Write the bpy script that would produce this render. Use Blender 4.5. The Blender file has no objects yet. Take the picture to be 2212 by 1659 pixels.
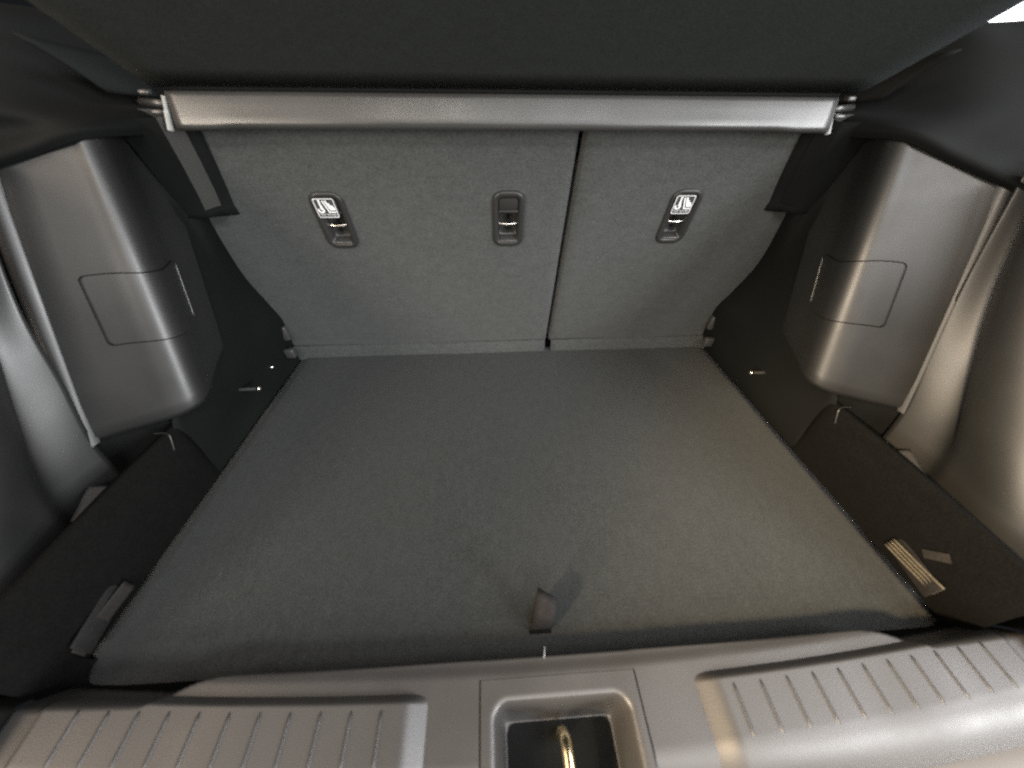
import bpy, bmesh, math, random
from mathutils import Vector, Matrix, noise
random.seed(7)
R = math.radians
sc = bpy.context.scene
col = sc.collection

# ------------------------------------------------------------------ camera
cd = bpy.data.cameras.new('camera'); cam = bpy.data.objects.new('camera', cd); col.objects.link(cam)
cam_right = Vector((0.99806601, -0.06104145, 0.01175487))
cam_up = Vector((0.03255584, 0.67436478, 0.73768033))
cam_fwd = Vector((0.05295615, 0.73587097, -0.67504782))
m3 = Matrix((cam_right, cam_up, -cam_fwd)).transposed()
cam.matrix_world = Matrix.Translation((-0.04114, -0.72824, 0.54574)) @ m3.to_4x4()
cd.sensor_width = 36.0
cd.lens = 36.0 * 780.0 / 2212.0
cd.clip_start = 0.01; cd.clip_end = 200
cd.dof.use_dof = True; cd.dof.focus_distance = 0.80; cd.dof.aperture_fstop = 2.6
sc.camera = cam

# ------------------------------------------------------------------ world, lamps, exposure
w = bpy.data.worlds.new('World'); sc.world = w; w.use_nodes = True
w.node_tree.nodes['Background'].inputs[0].default_value = (0.80, 0.90, 1.0, 1)
w.node_tree.nodes['Background'].inputs[1].default_value = 0.012
def lamp(name, loc, target, sx, sy, power, color):
    l = bpy.data.lights.new(name, 'AREA'); l.shape = 'RECTANGLE'; l.size = sx; l.size_y = sy
    l.energy = power; l.color = color
    o = bpy.data.objects.new(name, l); col.objects.link(o)
    o.location = loc
    o.rotation_euler = (Vector(target) - Vector(loc)).to_track_quat('-Z', 'Y').to_euler()
    return o
lamp('rear_ceiling_lamp', (0.80, -3.0, 2.45), (0.1, -0.2, 0.35), 1.2, 0.6, 66, (0.985, 0.99, 1.0))
lamp('rear_warm_lamp', (-0.55, -3.0, 2.45), (-0.1, -0.2, 0.35), 1.1, 0.6, 44, (1.0, 0.92, 0.82))
lamp('rear_workshop_window', (2.4, -2.7, 0.95), (-0.4, -0.3, 0.3), 0.9, 1.2, 140, (0.98, 0.99, 1.0))
lamp('rear_warm_window', (-2.4, -2.7, 0.95), (0.4, -0.3, 0.3), 0.8, 1.2, 100, (1.0, 0.88, 0.74))
lamp('side_workshop_window', (2.0, -1.0, 1.75), (0.4, -0.65, 0.1), 1.6, 1.5, 95, (0.97, 0.97, 1.0))
lamp('warm_workshop_lamp', (-1.8, -0.9, 1.75), (-0.3, -0.65, 0.1), 1.5, 1.2, 34, (1.0, 0.80, 0.62))
sl = bpy.data.lights.new('warm_spot_lamp', 'SPOT'); sl.energy = 820; sl.color = (1.0, 0.76, 0.48)
sl.spot_size = R(18); sl.spot_blend = 1.0; sl.shadow_soft_size = 0.12
slo = bpy.data.objects.new('warm_spot_lamp', sl); col.objects.link(slo); slo.location = (-1.5, -1.75, 1.55)
slo.rotation_euler = (Vector((0.50, -0.50, 0.03)) - slo.location).to_track_quat('-Z', 'Y').to_euler()
sc.view_settings.view_transform = 'Standard'
sc.view_settings.look = 'None'
sc.view_settings.exposure = -0.2
sc.view_settings.gamma = 1.0
sc.render.engine = 'CYCLES'
sc.cycles.use_denoising = False
sc.cycles.filter_width = 2.2
sc.cycles.max_bounces = 6

# ------------------------------------------------------------------ materials
def nodes(name):
    m = bpy.data.materials.new(name); m.use_nodes = True
    nt = m.node_tree; b = nt.nodes['Principled BSDF']
    return m, nt, b
def plastic(name, c, rough=0.4, grain=900, bump=0.07, spec=0.5, wear=0.06):
    m, nt, b = nodes(name)
    tc = nt.nodes.new('ShaderNodeTexCoord')
    n1 = nt.nodes.new('ShaderNodeTexNoise'); n1.inputs['Scale'].default_value = grain; n1.inputs['Detail'].default_value = 2
    n2 = nt.nodes.new('ShaderNodeTexNoise'); n2.inputs['Scale'].default_value = 9; n2.inputs['Detail'].default_value = 5
    nt.links.new(tc.outputs['Object'], n1.inputs['Vector']); nt.links.new(tc.outputs['Object'], n2.inputs['Vector'])
    bp = nt.nodes.new('ShaderNodeBump'); bp.inputs['Strength'].default_value = bump; bp.inputs['Distance'].default_value = 0.0006
    nt.links.new(n1.outputs['Fac'], bp.inputs['Height']); nt.links.new(bp.outputs['Normal'], b.inputs['Normal'])
    mr = nt.nodes.new('ShaderNodeMapRange'); mr.inputs['From Min'].default_value = 0.3; mr.inputs['From Max'].default_value = 0.7
    mr.inputs['To Min'].default_value = rough - wear; mr.inputs['To Max'].default_value = rough + wear
    nt.links.new(n2.outputs['Fac'], mr.inputs['Value']); nt.links.new(mr.outputs['Result'], b.inputs['Roughness'])
    b.inputs['Base Color'].default_value = (*c, 1)
    b.inputs['Specular IOR Level'].default_value = spec
    return m
def carpet(name, c, stretch=(1, 1, 1), var=0.28, bump=0.6, sheen=0.0, lint=0):
    m, nt, b = nodes(name)
    tc = nt.nodes.new('ShaderNodeTexCoord'); mp = nt.nodes.new('ShaderNodeMapping')
    mp.inputs['Scale'].default_value = stretch
    nt.links.new(tc.outputs['Object'], mp.inputs['Vector'])
    fib = nt.nodes.new('ShaderNodeTexNoise'); fib.inputs['Scale'].default_value = 420; fib.inputs['Detail'].default_value = 3
    mid = nt.nodes.new('ShaderNodeTexNoise'); mid.inputs['Scale'].default_value = 70; mid.inputs['Detail'].default_value = 4
    big = nt.nodes.new('ShaderNodeTexNoise'); big.inputs['Scale'].default_value = 11; big.inputs['Detail'].default_value = 3
    for n in (fib, mid, big): nt.links.new(mp.outputs['Vector'], n.inputs['Vector'])
    add = nt.nodes.new('ShaderNodeMath'); add.operation = 'MULTIPLY_ADD'; add.inputs[1].default_value = 0.70
    nt.links.new(fib.outputs['Fac'], add.inputs[0])
    ml = nt.nodes.new('ShaderNodeMath'); ml.operation = 'MULTIPLY_ADD'; ml.inputs[1].default_value = 0.22
    ml2 = nt.nodes.new('ShaderNodeMath'); ml2.operation = 'MULTIPLY'; ml2.inputs[1].default_value = 0.08
    nt.links.new(mid.outputs['Fac'], ml.inputs[0]); nt.links.new(big.outputs['Fac'], ml2.inputs[0])
    nt.links.new(ml2.outputs[0], ml.inputs[2]); nt.links.new(ml.outputs[0], add.inputs[2])
    cr = nt.nodes.new('ShaderNodeValToRGB')
    cr.color_ramp.elements[0].position = 0.33; cr.color_ramp.elements[1].position = 0.67
    cr.color_ramp.elements[0].color = (*[v * (1 - var) for v in c], 1)
    cr.color_ramp.elements[1].color = (*[v * (1 + var) for v in c], 1)
    nt.links.new(add.outputs[0], cr.inputs['Fac']); nt.links.new(cr.outputs['Color'], b.inputs['Base Color'])
    if lint:   # sparse pale fibres caught in the pile
        ln = nt.nodes.new('ShaderNodeTexNoise'); ln.inputs['Scale'].default_value = 260; ln.inputs['Detail'].default_value = 1
        nt.links.new(tc.outputs['Object'], ln.inputs['Vector'])
        th = nt.nodes.new('ShaderNodeMapRange'); th.inputs['From Min'].default_value = 0.775; th.inputs['From Max'].default_value = 0.84
        nt.links.new(ln.outputs['Fac'], th.inputs['Value'])
        mx = nt.nodes.new('ShaderNodeMix'); mx.data_type = 'RGBA'
        mx.inputs['B'].default_value = (*[min(.5, v * lint) for v in c], 1)
        nt.links.new(th.outputs['Result'], mx.inputs['Factor']); nt.links.new(cr.outputs['Color'], mx.inputs['A'])
        nt.links.new(mx.outputs['Result'], b.inputs['Base Color'])
    bp = nt.nodes.new('ShaderNodeBump'); bp.inputs['Strength'].default_value = bump; bp.inputs['Distance'].default_value = 0.0012
    nt.links.new(add.outputs[0], bp.inputs['Height']); nt.links.new(bp.outputs['Normal'], b.inputs['Normal'])
    b.inputs['Roughness'].default_value = 0.95; b.inputs['Specular IOR Level'].default_value = 0.12
    b.inputs['Sheen Weight'].default_value = sheen; b.inputs['Sheen Roughness'].default_value = 0.6
    return m
def metal(name, c, rough):
    m, nt, b = nodes(name)
    n = nt.nodes.new('ShaderNodeTexNoise'); n.inputs['Scale'].default_value = 60
    mr = nt.nodes.new('ShaderNodeMapRange'); mr.inputs['To Min'].default_value = rough * 0.6; mr.inputs['To Max'].default_value = rough * 1.4
    nt.links.new(n.outputs['Fac'], mr.inputs['Value']); nt.links.new(mr.outputs['Result'], b.inputs['Roughness'])
    b.inputs['Base Color'].default_value = (*c, 1); b.inputs['Metallic'].default_value = 1
    return m
M = {
    'seat': carpet('seat_back_carpet', (0.054, 0.058, 0.0565), (0.7, 1, 1.2), 0.36, 0.7, 0.12, 3.0),
    'floor': carpet('floor_carpet', (0.029, 0.0315, 0.0305), (1.3, 0.7, 1), 0.38, 0.8, 0.1, 4.0),
    'kick': carpet('kick_carpet', (0.0060, 0.0061, 0.0058), (1, 1, 1), 0.3, 0.6, 0.0),
    'flap': carpet('shelf_felt', (0.040, 0.045, 0.044), (1, 1, 1), 0.2, 0.4),
    'trim': plastic('side_trim_plastic', (0.012, 0.0123, 0.012), 0.46, spec=0.95),
    'darktrim': plastic('black_trim_plastic', (0.0065, 0.0072, 0.007), 0.72, spec=0.12),
    'sill': plastic('sill_plastic', (0.045, 0.043, 0.041), 0.48, 700, 0.25, spec=0.85, wear=0.09),
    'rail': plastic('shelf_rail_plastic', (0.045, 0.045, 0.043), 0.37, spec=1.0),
    'gap': plastic('gap_black', (0.004, 0.004, 0.004), 0.8, spec=0.1),
    'light': plastic('light_grey_plastic', (0.36, 0.37, 0.36), 0.35),
    'housing': plastic('anchor_plastic', (0.026, 0.026, 0.025), 0.42),
    'webbing': carpet('webbing', (0.026, 0.024, 0.022), (1, 1, 1), 0.3, 0.4),
    'tan': carpet('elastic_warm_lit', (0.10, 0.088, 0.066), (1, 1, 1), 0.3, 0.4),  # warm lamplight put into the colour of the elastic cords
    'black_web': carpet('webbing_black', (0.018, 0.017, 0.017), (1, 1, 1), 0.3, 0.4),
    'white': plastic('white_print', (0.80, 0.82, 0.82), 0.5, spec=0.3),
    'stickerbg': plastic('sticker_black', (0.05, 0.055, 0.06), 0.3),
    'zinc': metal('zinc_wire', (0.75, 0.72, 0.66), 0.28),
    'brass': metal('brass_striker', (0.90, 0.76, 0.48), 0.18),
    'daylight': None,
    'body': plastic('bumper_paint', (0.24, 0.235, 0.23), 0.35, 400, 0.0),
}

m_, nt_, b_ = nodes('window_daylight')
b_.inputs['Base Color'].default_value = (.8, .8, .8, 1)
b_.inputs['Emission Color'].default_value = (.95, .98, 1, 1); b_.inputs['Emission Strength'].default_value = 6
M['daylight'] = m_
M['kick'].node_tree.nodes['Principled BSDF'].inputs['Specular IOR Level'].default_value = 0.04
# ------------------------------------------------------------------ mesh helpers
def link(name, me, mat, parent=None, smooth=True):
    o = bpy.data.objects.new(name, me); col.objects.link(o)
    for m in (mat if isinstance(mat, (list, tuple)) else [mat]): me.materials.append(M[m])
    if parent: o.parent = parent
    if smooth:
        for p in me.polygons: p.use_smooth = True
    return o
def thing(name, label, cat, group=None, loc=(0, 0, 0)):
    o = bpy.data.objects.new(name, None); col.objects.link(o); o.location = loc
    o.empty_display_size = 0.05
    o['label'] = label; o['category'] = cat; o['kind'] = 'thing'
    if group: o['group'] = group
    return o
def cr(p0, p1, p2, p3, t):
    return 0.5 * ((2 * p1) + (-p0 + p2) * t + (2 * p0 - 5 * p1 + 4 * p2 - p3) * t * t + (-p0 + 3 * p1 - 3 * p2 + p3) * t ** 3)
def spline(pts, n):
    pts = [Vector(p) for p in pts]
    q = [2 * pts[0] - pts[1]] + pts + [2 * pts[-1] - pts[-2]]
    out = []
    k = len(pts) - 1
    for i in range(n + 1):
        s = i / n * k; j = min(int(s), k - 1); t = s - j
        out.append(cr(q[j], q[j + 1], q[j + 2], q[j + 3], t))
    return out
def grid_mesh(name, rows, close=False):
    nr, nc = len(rows), len(rows[0])
    v = [tuple(p) for r in rows for p in r]
    f = []
    for i in range(nr - 1):
        for j in range(nc - 1 if not close else nc):
            j2 = (j + 1) % nc
            f.append((i * nc + j, i * nc + j2, (i + 1) * nc + j2, (i + 1) * nc + j))
    me = bpy.data.meshes.new(name); me.from_pydata(v, [], f); me.update()
    return me
def loft(name, rows, mat, parent, nu=24, nv=24, thick=0.0, lin_v=False, flip=False):
    rs = [spline(r, nu) for r in rows]
    if lin_v: grid = rs
    else:
        cols = [spline([r[j] for r in rs], nv) for j in range(nu + 1)]
        grid = [[cols[j][i] for j in range(nu + 1)] for i in range(nv + 1)]
    me = grid_mesh(name, grid)
    if flip: me.flip_normals()
    o = link(name, me, mat, parent)
    if thick:
        s = o.modifiers.new('thickness', 'SOLIDIFY'); s.thickness = thick; s.offset = -1
    return o
def box(name, c, size, mat, parent, bev=0.002, rot=None, seg=2):
    bm = bmesh.new(); bmesh.ops.create_cube(bm, size=1)
    bmesh.ops.scale(bm, vec=size, verts=bm.verts)
    if bev: bmesh.ops.bevel(bm, geom=bm.edges[:], offset=bev, segments=seg, affect='EDGES', profile=0.5)
    if rot: bmesh.ops.transform(bm, matrix=rot, verts=bm.verts)
    bmesh.ops.translate(bm, vec=c, verts=bm.verts)
    me = bpy.data.meshes.new(name); bm.to_mesh(me); bm.free()
    return link(name, me, mat, parent)
def tube(name, pts, r, mat, parent, n=None, seg=10, caps=True):
    p = spline(pts, n or (len(pts) - 1) * 8) if len(pts) > 2 else [Vector(q) for q in pts]
    rows = []
    up = Vector((0, 0, 1))
    for i, a in enumerate(p):
        t = (p[min(i + 1, len(p) - 1)] - p[max(i - 1, 0)]).normalized()
        u = up if abs(t.dot(up)) < 0.95 else Vector((1, 0, 0))
        x = t.cross(u).normalized(); y = x.cross(t)
        rr = r[min(i, len(r) - 1)] if isinstance(r, (list, tuple)) else r
        rows.append([a + rr * (math.cos(2 * math.pi * k / seg) * x + math.sin(2 * math.pi * k / seg) * y) for k in range(seg)])
    me = grid_mesh(name, rows, True)
    bm = bmesh.new(); bm.from_mesh(me); bm.verts.ensure_lookup_table()
    if caps:
        bm.faces.new([bm.verts[k] for k in range(seg)][::-1]); N = len(rows) - 1
        bm.faces.new([bm.verts[N * seg + k] for k in range(seg)])
    bmesh.ops.recalc_face_normals(bm, faces=bm.faces[:])
    bm.to_mesh(me); bm.free()
    return link(name, me, mat, parent)
def rrect(w_, h_, r, n=6):
    out = []
    for cx, cy, a0 in ((w_ / 2 - r, h_ / 2 - r, 0), (-w_ / 2 + r, h_ / 2 - r, 90), (-w_ / 2 + r, -h_ / 2 + r, 180), (w_ / 2 - r, -h_ / 2 + r, 270)):
        for k in range(n + 1):
            a = R(a0 + 90 * k / n); out.append((cx + r * math.cos(a), cy + r * math.sin(a)))
    return out
def sm(a, b, x):
    t = max(0.0, min(1.0, (x - a) / (b - a))); return t * t * (3 - 2 * t)

# ------------------------------------------------------------------ unseen shell under and around the boot, added to block light
bm = bmesh.new()
def quad(bm, a, b, c, d): bm.faces.new([bm.verts.new(p) for p in (a, b, c, d)])
quad(bm, (-.95, -.60, -.06), (.95, -.60, -.06), (.95, .35, -.06), (-.95, .35, -.06))
quad(bm, (-.80, .30, -.06), (.80, .30, -.06), (.80, .30, .52), (-.80, .30, .52))
for s in (-1, 1): quad(bm, (s * .80, -.66, -.06), (s * .80, .30, -.06), (s * .80, .30, .56), (s * .80, -.66, .56))
me = bpy.data.meshes.new('light_block_shell'); bm.to_mesh(me); bm.free()
o = link('light_block_shell', me, 'darktrim', smooth=False); o['kind'] = 'structure'
sd = o.modifiers.new('thickness', 'SOLIDIFY'); sd.thickness = 0.01

# ------------------------------------------------------------------ load floor
floor = thing('load_floor', 'flat dark grey carpeted load floor board in the boot', 'floor board')
rows = []
NX, NY = 40, 30
for i in range(NY + 1):
    t = i / NY; y = 0.004 - 0.632 * t
    hw = 0.500 + 0.045 * min(1, t / 0.95)
    row = []
    for j in range(NX + 1):
        x = (-1 + 2 * j / NX) * hw
        z = 0.0015 * noise.noise(Vector((x * 5, y * 5, 0)))
        e = min((hw - abs(x)) / 0.012, 1)
        z -= 0.006 * (1 - e) ** 2
        row.append((x, y, z))
    rows.append(row)
me = grid_mesh('carpet_board', rows); me.flip_normals()
o = link('carpet_board', me, 'floor', floor)
s = o.modifiers.new('thickness', 'SOLIDIFY'); s.thickness = 0.018; s.offset = -1
# pull strap: folded webbing loop standing up, twisted
fr = [(-.004, -.603, .000), (.022, -.603, .000)]
tp = [(.0045, -.5785, .050), (.0275, -.5905, .044)]
rows = []
for k in range(9):
    t = k / 8
    a = Vector(fr[0]).lerp(Vector(tp[0]), t); b = Vector(fr[1]).lerp(Vector(tp[1]), t)
    d = Vector((0, -.004, 0)) * math.sin(math.pi * t)
    rows.append([a + d, a.lerp(b, .33) + d, a.lerp(b, .66) + d, b + d])
for k in range(9):
    t = 1 - k / 8
    a = Vector(fr[0]).lerp(Vector(tp[0]), t); b = Vector(fr[1]).lerp(Vector(tp[1]), t)
    off = Vector((.003, .010, .001)) + Vector((0, .004, 0)) * math.sin(math.pi * t)
    rows.append([a + off, a.lerp(b, .33) + off, a.lerp(b, .66) + off, b + off])
o = link('pull_strap', grid_mesh('pull_strap', rows), 'black_web', floor)
s = o.modifiers.new('thickness', 'SOLIDIFY'); s.thickness = 0.0018
# stitched end slot in the carpet
box('strap_slot', (.009, -.6045, .0003), (.028, .004, .002), 'gap', floor, .0008)
lint = tube('lint_thread', [(.006, -.640, .048), (.0075, -.634, .046), (.0085, -.628, .040)], .00032, 'white', None, seg=5)
lint['label'] = 'tiny white lint thread lying at the sill edge below the pull strap'; lint['category'] = 'thread'

# ------------------------------------------------------------------ rear seat backs
REC = R(15)
def seat_pt(x, v, d=0.0):   # v metres up the back panel, d metres proud of it (towards the boot)
    return Vector((x, -v * math.sin(REC) - d * math.cos(REC), v * math.cos(REC) - d * math.sin(REC)))
HW, HH = 0.052, 0.100       # tether housing
def seat_back(label, x0, x1, holes):
    t = thing('seat_back', label, 'seat back', 'carpeted rear seat backs', (0.5 * (x0 + x1), 0, 0))
    off = Vector(t.location)
    xs = {x0, x1, x0 + .006, x1 - .006, x0 + .002, x1 - .002}
    vs = {.018, .505, .022, .03}
    for hx, hv in holes:
        xs |= {hx - .019, hx + .019}; vs |= {hv - .042, hv + .042}
    def refine(s, step):
        s = sorted(s); o = []
        for a, b in zip(s, s[1:]):
            n = max(1, round((b - a) / step)); o += [a + (b - a) * k / n for k in range(n)]
        return o + [s[-1]]
    xs = refine(xs, .02); vs = refine(vs, .02)
    def depth(x, v):
        e = min(x - x0, x1 - x, v - .018)
        d = -0.008 * (1 - min(1, max(0, e) / .008)) ** 2
        return d + 0.0022 * noise.noise(Vector((x * 7, v * 7, x0))) + .004 * math.sin(math.pi * (x - x0) / (x1 - x0)) - .004
    bm = bmesh.new()
    V = [[bm.verts.new(seat_pt(x, v, depth(x, v)) - off) for x in xs] for v in vs]
    for i in range(len(vs) - 1):
        for j in range(len(xs) - 1):
            cx, cv = (xs[j] + xs[j + 1]) / 2, (vs[i] + vs[i + 1]) / 2
            if any(abs(cx - hx) < .019 and abs(cv - hv) < .042 for hx, hv in holes): continue
            bm.faces.new((V[i][j], V[i][j + 1], V[i + 1][j + 1], V[i + 1][j]))
    # side returns into the gap
    for j, sgn in ((0, 1), (len(xs) - 1, -1)):
        B = [bm.verts.new(seat_pt(xs[j], v, -.06) - off) for v in vs]
        for i in range(len(vs) - 1):
            q = (V[i][j], V[i + 1][j], B[i + 1], B[i])
            bm.faces.new(q if sgn > 0 else q[::-1])
    me = bpy.data.meshes.new('back_panel'); bm.to_mesh(me); bm.free()
    link('back_panel', me, 'seat', t)
    # bottom carpet flap that bridges to the floor
    rows = []
    for k, (v, d) in enumerate([(.030, .000), (.026, .005), (.016, .010), (.006, .013), (-.004, .016)]):
        rows.append([seat_pt(x0 + .004 + (x1 - x0 - .008) * j / 24, v + .0012 * noise.noise(Vector((j * .7, k, x0))), d + .0015 * noise.noise(Vector((j * .5, k, 3)))) - off for j in range(25)])
    o = link('hinge_flap', grid_mesh('hinge_flap', rows), 'seat', t)
    s = o.modifiers.new('thickness', 'SOLIDIFY'); s.thickness = .003; s.offset = 0
    return t, off
def P2(hx, hv, off, px, pv, d): return seat_pt(hx + px, hv + pv, d) - off
def ring_mesh(name, loops):
    n = len(loops[0]); v = [tuple(p) for l in loops for p in l]; f = []
    for i in range(len(loops) - 1):
        for k in range(n):
            f.append((i * n + k, i * n + (k + 1) % n, (i + 1) * n + (k + 1) % n, (i + 1) * n + k))
    me = bpy.data.meshes.new(name); me.from_pydata(v, [], f); me.update(); return me
def tether(seat, off, hx, hv, sticker):
    mk = lambda px, pv, d: P2(hx, hv, off, px, pv, d)
    lo = rrect(HW, HH, .017); lm = rrect(HW - .004, HH - .004, .0155); li = rrect(HW - .018, HH - .020, .006); lw = rrect(HW - .020, HH - .023, .005)
    me = ring_mesh('tether_housing', [[mk(*p, -.001) for p in lo], [mk(*p, .0022) for p in lo], [mk(*p, .0042) for p in lm], [mk(*p, .0036) for p in li],
                                      [mk(*p, -.014) for p in lw], [mk(p[0] * .9, p[1] * .9, -.017) for p in lw], [mk(0, -.006 + 0 * p[0], -.018) for p in lw]])
    h = link('tether_housing', me, 'housing', seat)
    def slab(name, px, pv, w_, h_, d0, d1, mat, bev=.0015, tilt=0):
        bm = bmesh.new(); bmesh.ops.create_cube(bm, size=1)
        bmesh.ops.scale(bm, vec=(w_, abs(d1 - d0), h_), verts=bm.verts)
        bmesh.ops.bevel(bm, geom=bm.edges[:], offset=bev, segments=2, affect='EDGES', profile=.5)
        m = Matrix.Rotation(REC + tilt, 4, 'X')
        bmesh.ops.transform(bm, matrix=m, verts=bm.verts)
        bmesh.ops.translate(bm, vec=mk(px, pv, (d0 + d1) / 2), verts=bm.verts)
        me = bpy.data.meshes.new(name); bm.to_mesh(me); bm.free()
        return link(name, me, mat, h)
    slab('cover_plate', 0, .0295, .0325, .023, -.006, .0015, 'housing')
    slab('crossbar', 0, .0155, .033, .004, -.012, .0025, 'housing', .001)
    slab('bottom_lip', 0, -.0385, .029, .0035, -.010, .0042, 'rail', .0012)
    # steel anchor wire across the well
    tube('anchor_wire', [mk(-.018, -.010, -.006), mk(-.006, -.010, -.0035), mk(.006, -.010, -.0035), mk(.018, -.010, -.006)], .0021, 'zinc', h, n=12)
    if sticker:
        bm = bmesh.new()
        S = .033
        def poly(pts, d, mi):
            vs = [bm.verts.new(mk(px * S - .0035, .026 + pv * S, d)) for px, pv in pts]
            f = bm.faces.new(vs); f.material_index = mi
            f.normal_update()
            if f.normal.y > 0: f.normal_flip()
        poly(rrect(1.0, 1.0, .10, 4), .0053, 0)
        o_, i_ = rrect(.96, .96, .09, 4), rrect(.885, .885, .06, 4)
        for k in range(len(o_)):
            k2 = (k + 1) % len(o_)
            poly([o_[k], o_[k2], i_[k2], i_[k]], .0056, 1)
        # hook symbol: shank and curved hook
        def stroke(pts, w_):
            for a, b in zip(pts, pts[1:]):
                dx, dy = b[0] - a[0], b[1] - a[1]; L = math.hypot(dx, dy); nx, ny = -dy / L * w_ / 2, dx / L * w_ / 2
                ex, ey = dx / L * w_ * .25, dy / L * w_ * .25
                poly([(a[0] + nx - ex, a[1] + ny - ey), (a[0] - nx - ex, a[1] - ny - ey), (b[0] - nx + ex, b[1] - ny + ey), (b[0] + nx + ex, b[1] + ny + ey)], .0056 + .00002 * random.random(), 1)
        stroke([(-.21, .40), (-.21, .16)], .09)
        poly([(-.26, .18), (-.16, .18), (-.12, .0), (-.13, -.12), (-.27, -.06), (-.25, .05)], .00565, 1)
        stroke([(-.13 - .12 + .12 * math.cos(R(a)), -.10 + .11 * math.sin(R(a))) for a in range(20, -215, -25)], .085)
        # seat symbol: back, cushion, and child seat shell on it
        stroke([(-.05, .36), (.10, -.20), (.40, -.20)], .07)
        poly([(.02, .38), (.12, .38), (.16, .24), (.22, .26), (.25, .14), (.33, .14), (.42, .0), (.42, -.10), (.17, -.11)], .0057, 1)
        # caption
        cu = bpy.data.curves.new('t', 'FONT'); cu.body = 'TOP TETHER'; cu.size = .135; cu.align_x = 'CENTER'
        to = bpy.data.objects.new('t', cu); col.objects.link(to)
        tm = bpy.data.meshes.new_from_object(to.evaluated_get(bpy.context.evaluated_depsgraph_get()))
        for p in tm.polygons:
            poly([(tm.vertices[i].co.x, tm.vertices[i].co.y - .375) for i in p.vertices], .0057, 1)
        bpy.data.objects.remove(to); bpy.data.curves.remove(cu); bpy.data.meshes.remove(tm)
        me = bpy.data.meshes.new('sticker'); bm.to_mesh(me); bm.free()
        link('sticker', me, ['stickerbg', 'white'], h, smooth=False)
sw, so = seat_back('wide carpeted rear seat back with two tether anchor recesses', -.520, .0935, [(-.292, .350), (-.006, .350)])
tether(sw, so, -.292, .350, True)
tether(sw, so, -.006, .350, False)
sn, so2 = seat_back('narrow carpeted rear seat back with one tether anchor recess', .1005, .520, [(.288, .352)])
tether(sn, so2, .288, .352, True)

# ------------------------------------------------------------------ parcel shelf, flap lifted by the tailgate
shelf = thing('parcel_shelf', 'black felt parcel shelf tilted up with a pale satin front rail', 'parcel shelf', None, (0, -.12, .48))
so_ = Vector(shelf.location)
FLAP_L = (-.4336, .054); FLAP_R = (.4515, .059)
# flap
rows = []
for k in range(15):
    t = k / 14; y = -.150 - .42 * t
    xl = FLAP_L[0] + FLAP_L[1] * (-.150 - y); xr = FLAP_R[0] + FLAP_R[1] * (-.150 - y)
    rows.append([Vector((xl + (xr - xl) * j / 24, y, .5115 + .60 * (-.150 - y) + .002 * math.sin(j * .4) * t)) - so_ for j in range(25)])
me = grid_mesh('flap', rows)
o = link('flap', me, 'flap', shelf); s = o.modifiers.new('thickness', 'SOLIDIFY'); s.thickness = .012; s.offset = -1
# front rail with drooping end tabs
prof = lambda dz: [(-.140, .5065), (-.1455, .5078), (-.1485, .5062), (-.1498, .5025), (-.1525, .494), (-.1555, .4845), (-.1575, .4790 - dz), (-.1580, .4765 - dz), (-.1555, .4742 - dz), (-.136, .4755 - dz)]
rows = []
n = 80
for i in range(n + 1):
    x = -.421 + .847 * i / n
    dz = .0018 * sm(.345, .385, abs(x))
    rows.append([Vector((x, y, z)) - so_ for y, z in prof(dz)])
me = grid_mesh('front_rail', rows); me.flip_normals()
o = link('front_rail', me, 'rail', shelf)
s = o.modifiers.new('thickness', 'SOLIDIFY'); s.thickness = .003; s.offset = -1
# fold seam bead between rail and flap
tube('fold_bead', [Vector((-.42, -.1495, .5105)) - so_, Vector((0, -.1505, .5108)) - so_, Vector((.425, -.1495, .5105)) - so_], .0028, 'darktrim', shelf, n=30, seg=8)
for s_, ht, hm, hb in ((-1, (-.4245, -.150, .5035), (-.4285, -.152, .490), (-.4345, -.1535, .4695)), (1, (.4235, -.150, .4985), (.4275, -.152, .487), (.4325, -.1535, .4685))):
    mid_ = Vector(ht).lerp(Vector(hb), .55)
    tube('end_hook', [Vector(ht) - so_, mid_ - so_, Vector(hb) - so_], [.0026] * 12 + [.0034] * 20, 'light', shelf, n=30)
    tube('pivot_pin', [Vector((s_ * .426, -.146, .495)) - so_, Vector((s_ * .470, -.128, .496)) - so_], .0040, 'rail', shelf)
    box('pivot_clip', Vector((s_ * .452, -.138, .506)) - so_, (.011, .010, .005), 'rail', shelf, .0015)
    box('pivot_seat', Vector((s_ * .444, -.142, .487)) - so_, (.014, .012, .005), 'rail', shelf, .0015)

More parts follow.
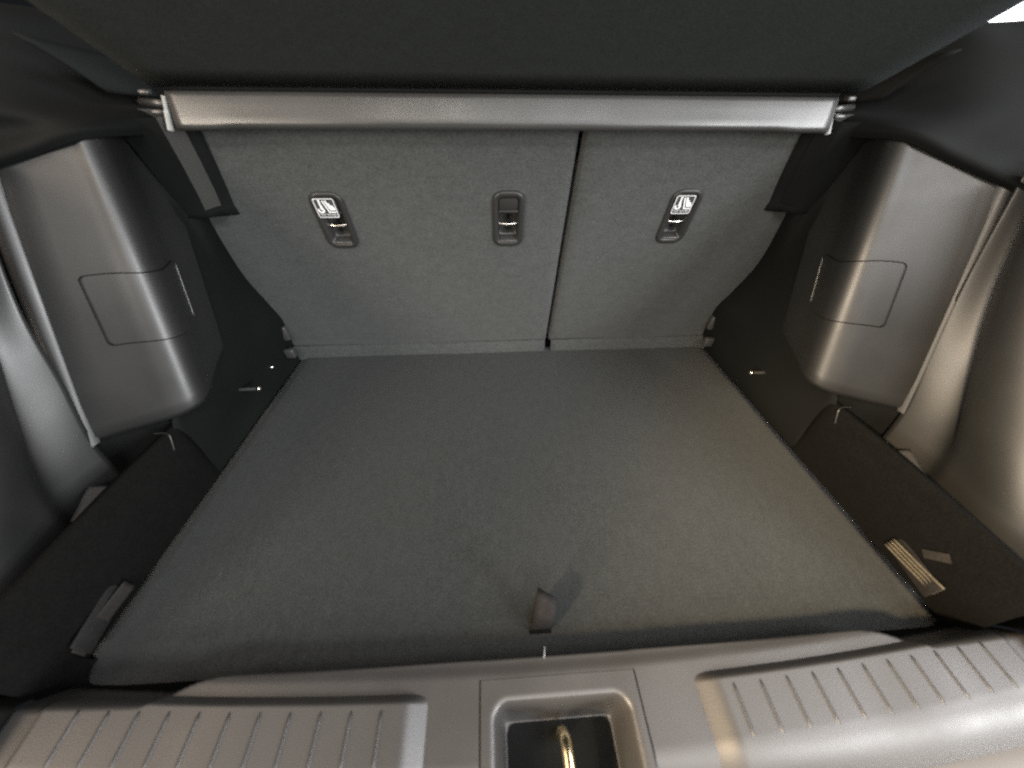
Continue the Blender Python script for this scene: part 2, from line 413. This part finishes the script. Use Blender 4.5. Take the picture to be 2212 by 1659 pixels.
# ------------------------------------------------------------------ side trims
def column(L):
    gt = (.585, -.236, .449) if L else (.585, -.277, .437)
    B = [(.592, -.378, .150), (.560, -.367, .153), (.521, -.353, .156), (.4965, -.343, .158), (.4800, -.330, .160), (.4740, -.313, .161), (.4780, -.291, .162), (.4905, -.250, .165), (.506, -.190, .168)]
    et = Vector((.497, -.197, .474)) - Vector((.4755, -.325, .161))
    T = [gt]
    for k, b in enumerate(B[1:], 1):
        q = Vector(b) + et
        if k == 1: q = Vector(gt).lerp(Vector(B[4]) + et, .30)
        if k == 2: q = Vector(gt).lerp(Vector(B[4]) + et, .64)
        if k == 3: q = Vector(gt).lerp(Vector(B[4]) + et, .86)
        if k == 8: q = Vector((.507, -.075, .478))
        T.append(tuple(q))
    NU = 48
    Bs, Ts = spline(B, NU * 4), spline(T, NU * 4)
    def col_pt(u, v):
        f = u * NU * 4; i = min(int(f), NU * 4 - 1); fr_ = f - i
        a = Bs[i].lerp(Bs[i + 1], fr_); b = Ts[i].lerp(Ts[i + 1], fr_)
        p = a.lerp(b, v)
        # slight barrel so the faces are not ruled flat
        return p + Vector((-.004, -.004, 0)) * math.sin(math.pi * v)
    def col_n(u, v):
        e = 1e-3
        a = col_pt(min(1, u + e), v) - col_pt(max(0, u - e), v); b = col_pt(u, min(1, v + e)) - col_pt(u, max(0, v - e))
        return a.cross(b).normalized()
    sgn = 1 if col_n(.2, .5).y < 0 else -1
    return gt, B, NU, col_pt, col_n, sgn
def side(s, label):
    L = s < 0
    t = thing('side_trim', label, 'side trim', 'moulded boot side trims', (s * .52, -.2, 0))
    off = Vector(t.location)
    X = lambda p: Vector((s * p[0], p[1], p[2])) - off
    XS = lambda rows: [[X(p) for p in r] for r in rows]
    flip = L
    # --- storage column: rear face, rounded edge, inward face
    gt, B, NU, col_pt, col_n, sgn = column(L)
    rows = []
    # bottom edge rolls under
    for dz, inn in ((-.010, .030), (-.010, .014), (-.008, .004), (-.004, .0008)):
        rows.append([X(col_pt(j / NU, 0) - sgn * col_n(j / NU, .0) * inn + Vector((0, 0, dz))) for j in range(NU + 1)])
    for i in range(25):
        rows.append([X(col_pt(j / NU, i / 24)) for j in range(NU + 1)])
    me = grid_mesh('storage_column', rows)
    if (sgn < 0) != L: me.flip_normals()
    link('storage_column', me, 'trim', t)
    # --- storage lid wrapped over the column edge, in a dark joint
    uv = LID[L]
    def patch(name, grow, d, mat, par):
        cu, cv = [sum(q[k] for q in uv) / 4 for k in (0, 1)]
        rl = rrect(2, 2, .26, 8)
        def bil(a, b):   # a,b in -1..1 -> u,v ; corners: uo, ui, li, lo
            a2, b2 = (a + 1) / 2, (b + 1) / 2
            up = [uv[0][k] * (1 - a2) + uv[1][k] * a2 for k in (0, 1)]; lw = [uv[3][k] * (1 - a2) + uv[2][k] * a2 for k in (0, 1)]
            return [lw[k] * (1 - b2) + up[k] * b2 for k in (0, 1)]
        NA, NB, rc, rb = 90, 40, .075, .14
        grid = []
        for jb in range(NB + 1):
            b = math.sin(math.pi / 2 * (-1 + 2 * jb / NB))
            am = 1.0
            if abs(b) > 1 - rb: am = 1 - rc * (1 - math.sqrt(max(0, 1 - ((abs(b) - 1 + rb) / rb) ** 2)))
            row = []
            for ja in range(NA + 1):
                a = am * (-1 + 2 * ja / NA)
                u_, v_ = bil(a * (1 + grow * .55), b * (1 + grow))
                edge = jb in (0, NB) or ja in (0, NA)
                row.append(X(col_pt(u_, v_) + sgn * col_n(u_, v_) * (d - (.0012 if edge else 0))))
            grid.append(row)
        me = grid_mesh(name, grid)
        bm = bmesh.new(); bm.from_mesh(me); bmesh.ops.recalc_face_normals(bm, faces=bm.faces[:]); bm.to_mesh(me); bm.free()
        if sum(p.normal.y for p in me.polygons) > 0: me.flip_normals()
        return link(name, me, mat, par)
    lid = patch('storage_lid', 0, .0018, 'trim', t)
    patch('lid_joint', .030, .0006, 'gap', lid)
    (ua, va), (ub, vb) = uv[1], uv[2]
    tube('lid_glint', [X(col_pt(ua + (ub - ua) * f, va + (vb - va) * f) + sgn * col_n(ua, va) * .0022) for f in (.06, .35, .65, .94)], .0011, 'rail', lid, n=16, seg=6)  # paler tube stands for the glint along the lid's inner edge
    # --- rib along the outer edge of the column
    rows = []
    for k in range(13):
        q = Vector(B[0]).lerp(Vector(gt), -.03 + 1.06 * k / 12)
        rows.append([X(q + Vector(d_)) for d_ in ((-.004, .004, 0), (-.0015, -.0025, 0), (.001, -.0055, 0), (.005, -.0085, 0), (.010, -.0105, 0), (.0145, -.0105, 0), (.018, -.0075, 0), (.019, .000, 0))])
    me = grid_mesh('edge_rib', rows)
    if L: me.flip_normals()
    link('edge_rib', me, 'trim', t)
    # --- wheel arch wall from the column to the seat back
    sx = ([(.508, .034), (.493, .110), (.497, .165), (.5035, .238), (.4885, .346), (.468, .396), (.446, .470)] if L else
          [(.488, .034), (.476, .118), (.486, .165), (.4985, .241), (.4855, .329), (.470, .390), (.462, .470)])
    rows = [[(.5285, -.352, -.01), (.5185, -.22, -.01), (.510, -.10, -.01), (.502, -.005, -.01), (.500, .06, -.01)]]
    for x, z in sx:
        ys = -z * math.tan(REC)
        yf = -.345 if z < .13 else -.345 + (z - .13) * .75
        xf = .5245 if z < .13 else .514
        rows.append([(xf, yf, z), (max(x + .014, .506), yf * .62 + ys * .38, z), (x * .4 + .508 * .6, yf * .3 + ys * .7, z), (x, ys - .012, z), (x + .004, ys + .05, z)])
    loft('wheel_arch_wall', XS(rows), 'darktrim', t, 30, 40, .003, flip=not L)
    # --- seat side bolster block beside the seat back
    def sp(x, v, d): return X((x, *tuple(seat_pt(0, v, d))[1:]))
    rows = []
    for v, gx in ((.505, 0), (.45, .008), (.405, .016), (.378, .022)):
        rows.append([sp(.500, v, .022), sp(.450 + gx, v, .022), sp(.444 + gx, v, .020), sp(.434 + gx, v, .010), sp(.418 + gx, v, .006), sp(.412 + gx, v, -.004)])
    rows.append([p - Vector((0, .0, .006)) for p in rows[-1]])
    rows.append([sp(.500, .360, -.003), sp(.484, .360, -.003), sp(.470, .360, -.003), sp(.452, .360, -.003), sp(.440, .360, -.003), sp(.434, .360, -.004)])
    me = grid_mesh('seat_bolster', rows)
    if L: me.flip_normals()
    sb = link('seat_bolster', me, 'darktrim', t)
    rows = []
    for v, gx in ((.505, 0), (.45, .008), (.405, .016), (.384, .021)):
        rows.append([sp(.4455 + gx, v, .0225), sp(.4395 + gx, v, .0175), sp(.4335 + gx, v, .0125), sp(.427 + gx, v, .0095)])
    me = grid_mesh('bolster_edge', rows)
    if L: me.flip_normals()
    link('bolster_edge', me, 'rail' if L else 'darktrim', sb)  # same part both sides; window light put in as paler plastic on one
    # --- carpeted kick panel along the load floor
    K = [(.5235, -.332, .1205), (.5240, -.357, .1215), (.538, -.455, .121), (.549, -.590, .120), (.556, -.64, .116)]
    F = [(.5265, -.332, -.012), (.5265, -.357, -.012), (.535, -.455, -.012), (.545, -.590, -.012), (.553, -.64, -.012)]
    Mx = [tuple(Vector(a).lerp(Vector(b), .38) + Vector((-.0015 - .0075 * min(1, k), 0, 0))) for k, (a, b) in enumerate(zip(K, F))]
    Ko = [(a[0] + .012, a[1], a[2] + .003) for a in K]
    Kb = [(a[0] + .016, a[1], a[2] - .05) for a in K]
    rs = [spline([X(p) for p in r], 24) for r in (F, Mx, K)]
    rs = [[spline([rs[i][j] for i in range(3)], 8)[k] for j in range(25)] for k in range(9)]
    rs.append([p + X((.522, 0, .0025)) - X((.519, 0, 0)) for p in rs[-1]])
    rs.append([p + X((.529, 0, .001)) - X((.522, 0, 0)) for p in rs[-1]])
    rs.append([p + X((.524, 0, -.05)) - X((.522, 0, 0)) for p in rs[-1]])
    me = grid_mesh('kick_panel', rs)
    if not L: me.flip_normals()
    link('kick_panel', me, 'kick', t)
    # piping on the front corner of the kick panel
    tube('corner_piping', [X((.545, -.352, .1245)), X((.5285, -.352, .1245)), X((.5215, -.3555, .1225)), X((.5205, -.361, .112)), X((.5215, -.366, .100))], .0013, 'trim', t, n=24, seg=8)
    # --- pocket behind the kick panel, under the column
    rows = [[(.524, -.33, .165), (.60, -.36, .165), (.66, -.41, .165)],
            [(.524, -.325, .12), (.605, -.36, .12), (.66, -.41, .12)],
            [(.524, -.325, .065), (.61, -.362, .065), (.66, -.41, .065)],
            [(.535, -.37, .055), (.62, -.40, .06), (.66, -.44, .065)],
            [(.545, -.47, .050), (.60, -.48, .055), (.66, -.50, .06)]]
    loft('side_pocket', XS(rows), 'darktrim', t, 12, 16, 0, flip=not L)
    rows = [[(.553, -.424, .100), (.570, -.426, .103), (.590, -.428, .105)],
            [(.553, -.442, .097), (.572, -.444, .099), (.590, -.446, .100)],
            [(.555, -.470, .090), (.572, -.470, .091), (.590, -.470, .092)]]
    loft('pocket_tab', XS(rows), 'sill', t, 8, 8, .003, flip=L)
    # --- tailgate pillar trim
    rows = []
    for p in ([(gt[0] + .004, gt[1] - .004, gt[2] + .03), (.602, gt[1] - .018, gt[2] + .03), (.568, gt[1] - .048, gt[2] + .025), (.598, gt[1] - .12, gt[2] + .02), (.70, -.50, .45)],
              [(.590, -.318, .330), (.612, -.350, .32), (.574, -.384, .315), (.600, -.452, .315), (.70, -.55, .31)],
              [(.592, -.350, .230), (.617, -.402, .22), (.588, -.434, .21), (.602, -.505, .21), (.70, -.59, .21)],
              [(.594, -.380, .145), (.612, -.444, .12), (.598, -.480, .12), (.604, -.560, .12), (.69, -.64, .12)],
              [(.590, -.395, .060), (.606, -.455, .02), (.600, -.49, .02), (.606, -.57, .02), (.69, -.65, .02)]):
        rows.append(p)
    loft('pillar_trim', XS(rows), 'trim', t, 40, 40, .003, flip=L)
    # --- upper ledge that carries the shelf
    e_t = Vector((.497, -.199, .474)); g_t = Vector(gt)
    ln_ = lambda f, dy, dz: tuple(e_t + (g_t - e_t) * f + Vector((0, dy, dz)))
    rows = [[(.452, -.085, .452), (.472, -.14, .462), ln_(0, -.004, -.007), ln_(.5, -.006, -.006), ln_(1.05, -.008, -.005), ln_(2.3, -.010, -.004)],
            [(.452, -.090, .470), (.470, -.145, .474), ln_(0, -.008, .004), ln_(.5, -.010, .004), ln_(1.05, -.012, .005), ln_(2.3, -.014, .006)],
            [(.462, -.095, .484), (.482, -.15, .487), tuple(Vector(ln_(.1, -.002, .014)) + Vector((.006, 0, 0))), tuple(Vector(ln_(.6, .004, .020)) + Vector((.008, 0, 0))), tuple(Vector(ln_(1.15, .010, .028)) + Vector((.012, 0, 0))), tuple(Vector(ln_(2.35, .02, .045)) + Vector((.02, 0, 0)))],
            [(.490, -.085, .496), (.515, -.14, .500), (.55, -.20, .505), (.60, -.23, .508), (.645, -.25, .508), (.74, -.29, .505)],
            [(.520, -.06, .540), (.545, -.10, .545), (.58, -.145, .553), (.62, -.17, .558), (.66, -.19, .56), (.75, -.22, .56)],
            [(.535, .00, .572), (.56, -.05, .576), (.59, -.10, .581), (.63, -.115, .583), (.67, -.13, .585), (.76, -.16, .585)],
            [(.60, .08, .572), (.62, .04, .575), (.65, .0, .578), (.69, -.03, .580), (.72, -.04, .58), (.80, -.06, .58)]]
    loft('shelf_ledge', XS(rows), 'darktrim', t, 36, 40, .003, flip=L)
    # bracket plate for the shelf pivot
    rows = [[(.462, -.098, .498), (.474, -.125, .502), (.486, -.150, .506)], [(.470, -.095, .515), (.482, -.130, .520), (.498, -.165, .528)], [(.480, -.10, .535), (.496, -.14, .545), (.514, -.19, .556)]]
    loft('pivot_bracket', XS(rows), 'darktrim', t, 8, 8, .002, flip=L)
    # --- small fittings
    hk = tube('bag_hook', [X((.514, -.2095, .0785)), X((.500, -.2090, .0782)), X((.487, -.2075, .0772)), X((.4800, -.2068, .0768)), X((.4775, -.2066, .0790))], .0034, 'rail', t, n=20)
    tube('hook_tip', [X((.4815, -.2068, .0768)), X((.4768, -.2067, .0768))], .0046, 'zinc', hk)
    tube('trim_screw', [X((.512, -.114, .0525)), X((.5015, -.1135, .0525))], .0030, 'zinc', t, seg=12)
    bx = .5005 if L else .4835
    b1 = box('hinge_bracket', X((bx - .002, -.034, .084)), (.018, .012, .034), 'rail', t, .002)
    box('hinge_foot', X((bx - .006, -.052, .042)), (.020, .012, .022), 'rail', b1, .002)
    box('hinge_arm', X((bx + .010, -.046, .112)), (.022, .010, .005), 'trim', b1, .0015)
    # elastic strap retainer low on the kick panel
    el = []
    for k in range(4):
        z = .020 + .0055 * k
        el.append(z)
    base = box('strap_pad', X((.5345, -.563, .026)), (.004, .070, .030), 'black_web', t, .0015, Matrix.Rotation(R(-s * 5.5), 4, 'Z'))
    if L:
        rows = [[X((.5290, -.524, z_)), X((.5320, -.560, z_ + .001)), X((.5345, -.600, z_))] for z_ in (.012, .018, .026, .032)]
        loft('strap_band', rows, 'webbing', base, 14, 6, .0012, flip=True)
    else:
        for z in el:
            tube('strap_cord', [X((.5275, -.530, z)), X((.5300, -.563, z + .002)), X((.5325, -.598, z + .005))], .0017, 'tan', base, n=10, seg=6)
        box('strap_tab', X((.5345, -.565, .064)), (.003, .012, .030), 'webbing', t, .001, Matrix.Rotation(R(35), 4, 'X'))
    return t
LID = {True: [(.165, .60), (.86, .50), (.85, .25), (.185, .34)], False: [(.215, .61), (.875, .48), (.855, .25), (.215, .34)]}
side(-1, 'satin grey boot side trim with storage lid beside the wide seat back')
side(1, 'satin grey boot side trim with storage lid beside the narrow seat back')

# ------------------------------------------------------------------ loading sill
SX = .020
sill = thing('loading_sill', 'grey plastic loading sill with ribbed tread plates at the boot opening', 'sill trim', None, (SX, -.69, 0))
so_ = Vector(sill.location)
BOW = .095
def bow(x): return BOW * (x - SX) ** 2
def pad_edge(x):   # inner edge of the raised pad
    a = abs(x - SX)
    y = -.6335 + .02 * a * a
    if a > .36: y -= .030 * ((a - .36) / .075) ** 2
    return y
WX0, WX1 = -.0655, .1045    # latch cover seams
def base_z(x, y):
    a = abs(x - SX)
    g = -.650 + bow(x)                                    # back of the pad
    z = -.012 + .051 * sm(-.634, -.668, y - bow(x) * .5)
    e = pad_edge(x) - y
    if e > -.004: z = max(z, -.012 + .051 * sm(-.003, .003, e) * sm(.475, .435, a))
    z += .004 * sm(g + .012, g - .004, y)
    yr = -.7165 + bow(x)
    if y < yr: z -= 18.0 * (yr - y) ** 2
    return z
def height_mesh(name, xs, ys, fn, keep=None):
    bm = bmesh.new()
    V = [[bm.verts.new(Vector((x, y, fn(x, y))) - so_) for x in xs] for y in ys]
    for i in range(len(ys) - 1):
        for j in range(len(xs) - 1):
            if keep and not keep((xs[j] + xs[j + 1]) / 2, (ys[i] + ys[i + 1]) / 2): continue
            bm.faces.new((V[i][j], V[i + 1][j], V[i + 1][j + 1], V[i][j + 1]))
    bmesh.ops.delete(bm, geom=[v for v in bm.verts if not v.link_faces], context='VERTS')
    me = bpy.data.meshes.new(name); bm.to_mesh(me); bm.free()
    return me
def lin(a, b, n): return [a + (b - a) * k / n for k in range(n + 1)]
ys = lin(-.600, -.768, 84)
xs = lin(SX - .56, WX0 - .0008, 150)
link('trim_body', height_mesh('trim_body', xs, ys, base_z), 'sill', sill)
xs = lin(WX1 + .0008, SX + .56, 150)
link('trim_body', height_mesh('trim_body', xs, ys, base_z), 'sill', sill)
def corner_z(x, y):
    a = abs(x - SX)
    return base_z(x, y) + .004 + .05 * sm(.52, .68, a)
for xa, xb in ((-.76, SX - .36), (SX + .36, .80)):
    def keep(x, y):
        a = abs(x - SX)
        return (y > -.6565 + bow(x) and (a > .445 or pad_edge(x) - y < -.001)) or a > .555
    link('corner_carpet', height_mesh('corner_carpet', lin(xa, xb, 110), lin(-.600, -.765, 110), corner_z, keep), 'kick', sill)
# joint line and latch cover with its well
link('trim_body', height_mesh('trim_body', lin(WX0 - .0008, WX1 + .0008, 40), lin(-.600, -.6545, 28), base_z), 'sill', sill)
ysc = lin(-.6549, -.765, 100)
xs = lin(WX0 + .0008, WX1 - .0008, 90)
cxw, cyw, ww, hw_ = .0205, -.7255, .143, .104
def well_d(x, y):
    dx = abs(x - cxw) - (ww / 2 - .016); dy = abs(y - cyw) - (hw_ / 2 - .016)
    return math.hypot(max(dx, 0), max(dy, 0)) + min(max(dx, dy), 0) - .016     # <0 inside
def cover_z(x, y):
    z = base_z(x, max(y, -.718))
    d = well_d(x, y)
    z -= .0012 * sm(.005, .0, d)
    z -= .054 * sm(.0010, -.0125, d)
    if d < -.0135: z -= .0
    return z
lc = link('latch_cover', height_mesh('latch_cover', xs, ysc, cover_z), 'sill', sill)
fl = [(cxw + a, cyw + b) for a, b in rrect(ww - .026, hw_ - .026, .010, 6)]
me = bpy.data.meshes.new('well_floor'); me.from_pydata([tuple(Vector((a, b, -.0118)) - so_) for a, b in fl], [], [tuple(range(len(fl)))]); me.update()
link('well_floor', me, 'darktrim', lc, smooth=False)
for xx in (WX0, WX1):
    ls = grid_mesh('joint_strip', [[Vector((xx + d, y, base_z(xx, y) - .003)) - so_ for d in (-.003, .003)] for y in lin(-.656, -.765, 40)])
    link('joint_strip', ls, 'gap', lc)
# tread plates, each with eleven ribs
def tread(x0, x1, side_in):
    # side_in: x of the end that faces the latch cover
    def tz(x, y):
        g = -.661 + bow(x)
        e_in = sm(0, .032, abs(x - side_in)); e_out = sm(0, .010, abs(x - (x0 if side_in == x1 else x1)))
        return base_z(x, y) - .002 + .0135 * min(e_in, e_out) * sm(0, .012, g - y)
    xs = lin(x0, x1, 150); ys = lin(-.628, -.7700, 110)
    bm = bmesh.new()
    me = height_mesh('tread_plate', xs, ys, tz, lambda x, y: -.760 + bow(x) < y < -.660 + bow(x))
    o = link('tread_plate', me, 'sill', sill)
    for k in range(11):
        rx = (SX + .184 + .0302 * k) * 1.0 if side_in == x0 else (SX - .184 - .0302 * k)
        y0 = -.6755 + bow(rx); y1 = -.7215 + bow(rx)
        rows = []
        for i in range(15):
            y = y0 + (y1 - y0) * i / 14
            tap = min(1, i / 1.6, (14 - i) / 1.6)
            zz = tz(rx, y)
            rows.append([Vector((rx + dx * (.35 + .65 * tap), y, zz + dz * tap - .0004)) - so_ for dx, dz in ((-.0019, 0), (-.0013, .0013), (0, .0018), (.0013, .0013), (.0019, 0))])
        me = grid_mesh('rib', rows)
        link('rib', me, 'trim', o)
tread(-.512, -.112, -.112)
tread(.160, .548, .160)

# striker loop in the latch well
st = thing('latch_striker', 'shiny brass coloured latch striker loop inside the sill well', 'striker', None, (.022, -.70, -.02))
so2_ = Vector(st.location)
tube('loop', [Vector(p) - so2_ for p in ((.020, -.700, -.020), (.020, -.699, .012), (.0205, -.703, .028), (.021, -.715, .033), (.0215, -.745, .033), (.022, -.757, .027), (.022, -.760, .005), (.022, -.760, -.02))], .0062, 'brass', st, n=60, seg=16)
box('base_plate', Vector((.021, -.735, -.019)) - so2_, (.030, .085, .004), 'zinc', st, .001)

# rear bumper top just beyond the sill
bp_ = thing('rear_bumper', 'pale painted bumper top edge behind the loading sill', 'bumper', None, (SX, -.80, 0))
so3 = Vector(bp_.location)
rows = []
for dy, z in ((-.752, -.03), (-.7555, .006), (-.760, .012), (-.80, .012), (-.86, 0), (-.90, -.05)):
    rows.append([Vector((x, dy + bow(x), z)) - so3 for x in lin(-.75, .79, 40)])
link('bumper_skin', grid_mesh('bumper_skin', rows), 'body', bp_)

# bright garage window seen past the side trim
gw = thing('garage_window', 'white daylight window glaring past the lifted shelf above the narrow seat side', 'window', None, (3.4, 2.35, .30))
rz = Matrix.Rotation(math.atan2(-2.35, -2.8) + math.pi / 2, 4, 'Z')
pane = box('pane', (0, 0, .60), (2.0, .01, 1.1), 'daylight', gw, 0)
fr_ = [box('window_frame', c, d, 'light', gw, .004) for c, d in (((0, 0, .02), (2.16, .06, .06)), ((0, 0, 1.18), (2.16, .06, .06)), ((-1.04, 0, .60), (.06, .06, 1.1)), ((1.04, 0, .60), (.06, .06, 1.1)))]
gw.rotation_euler = rz.to_euler()
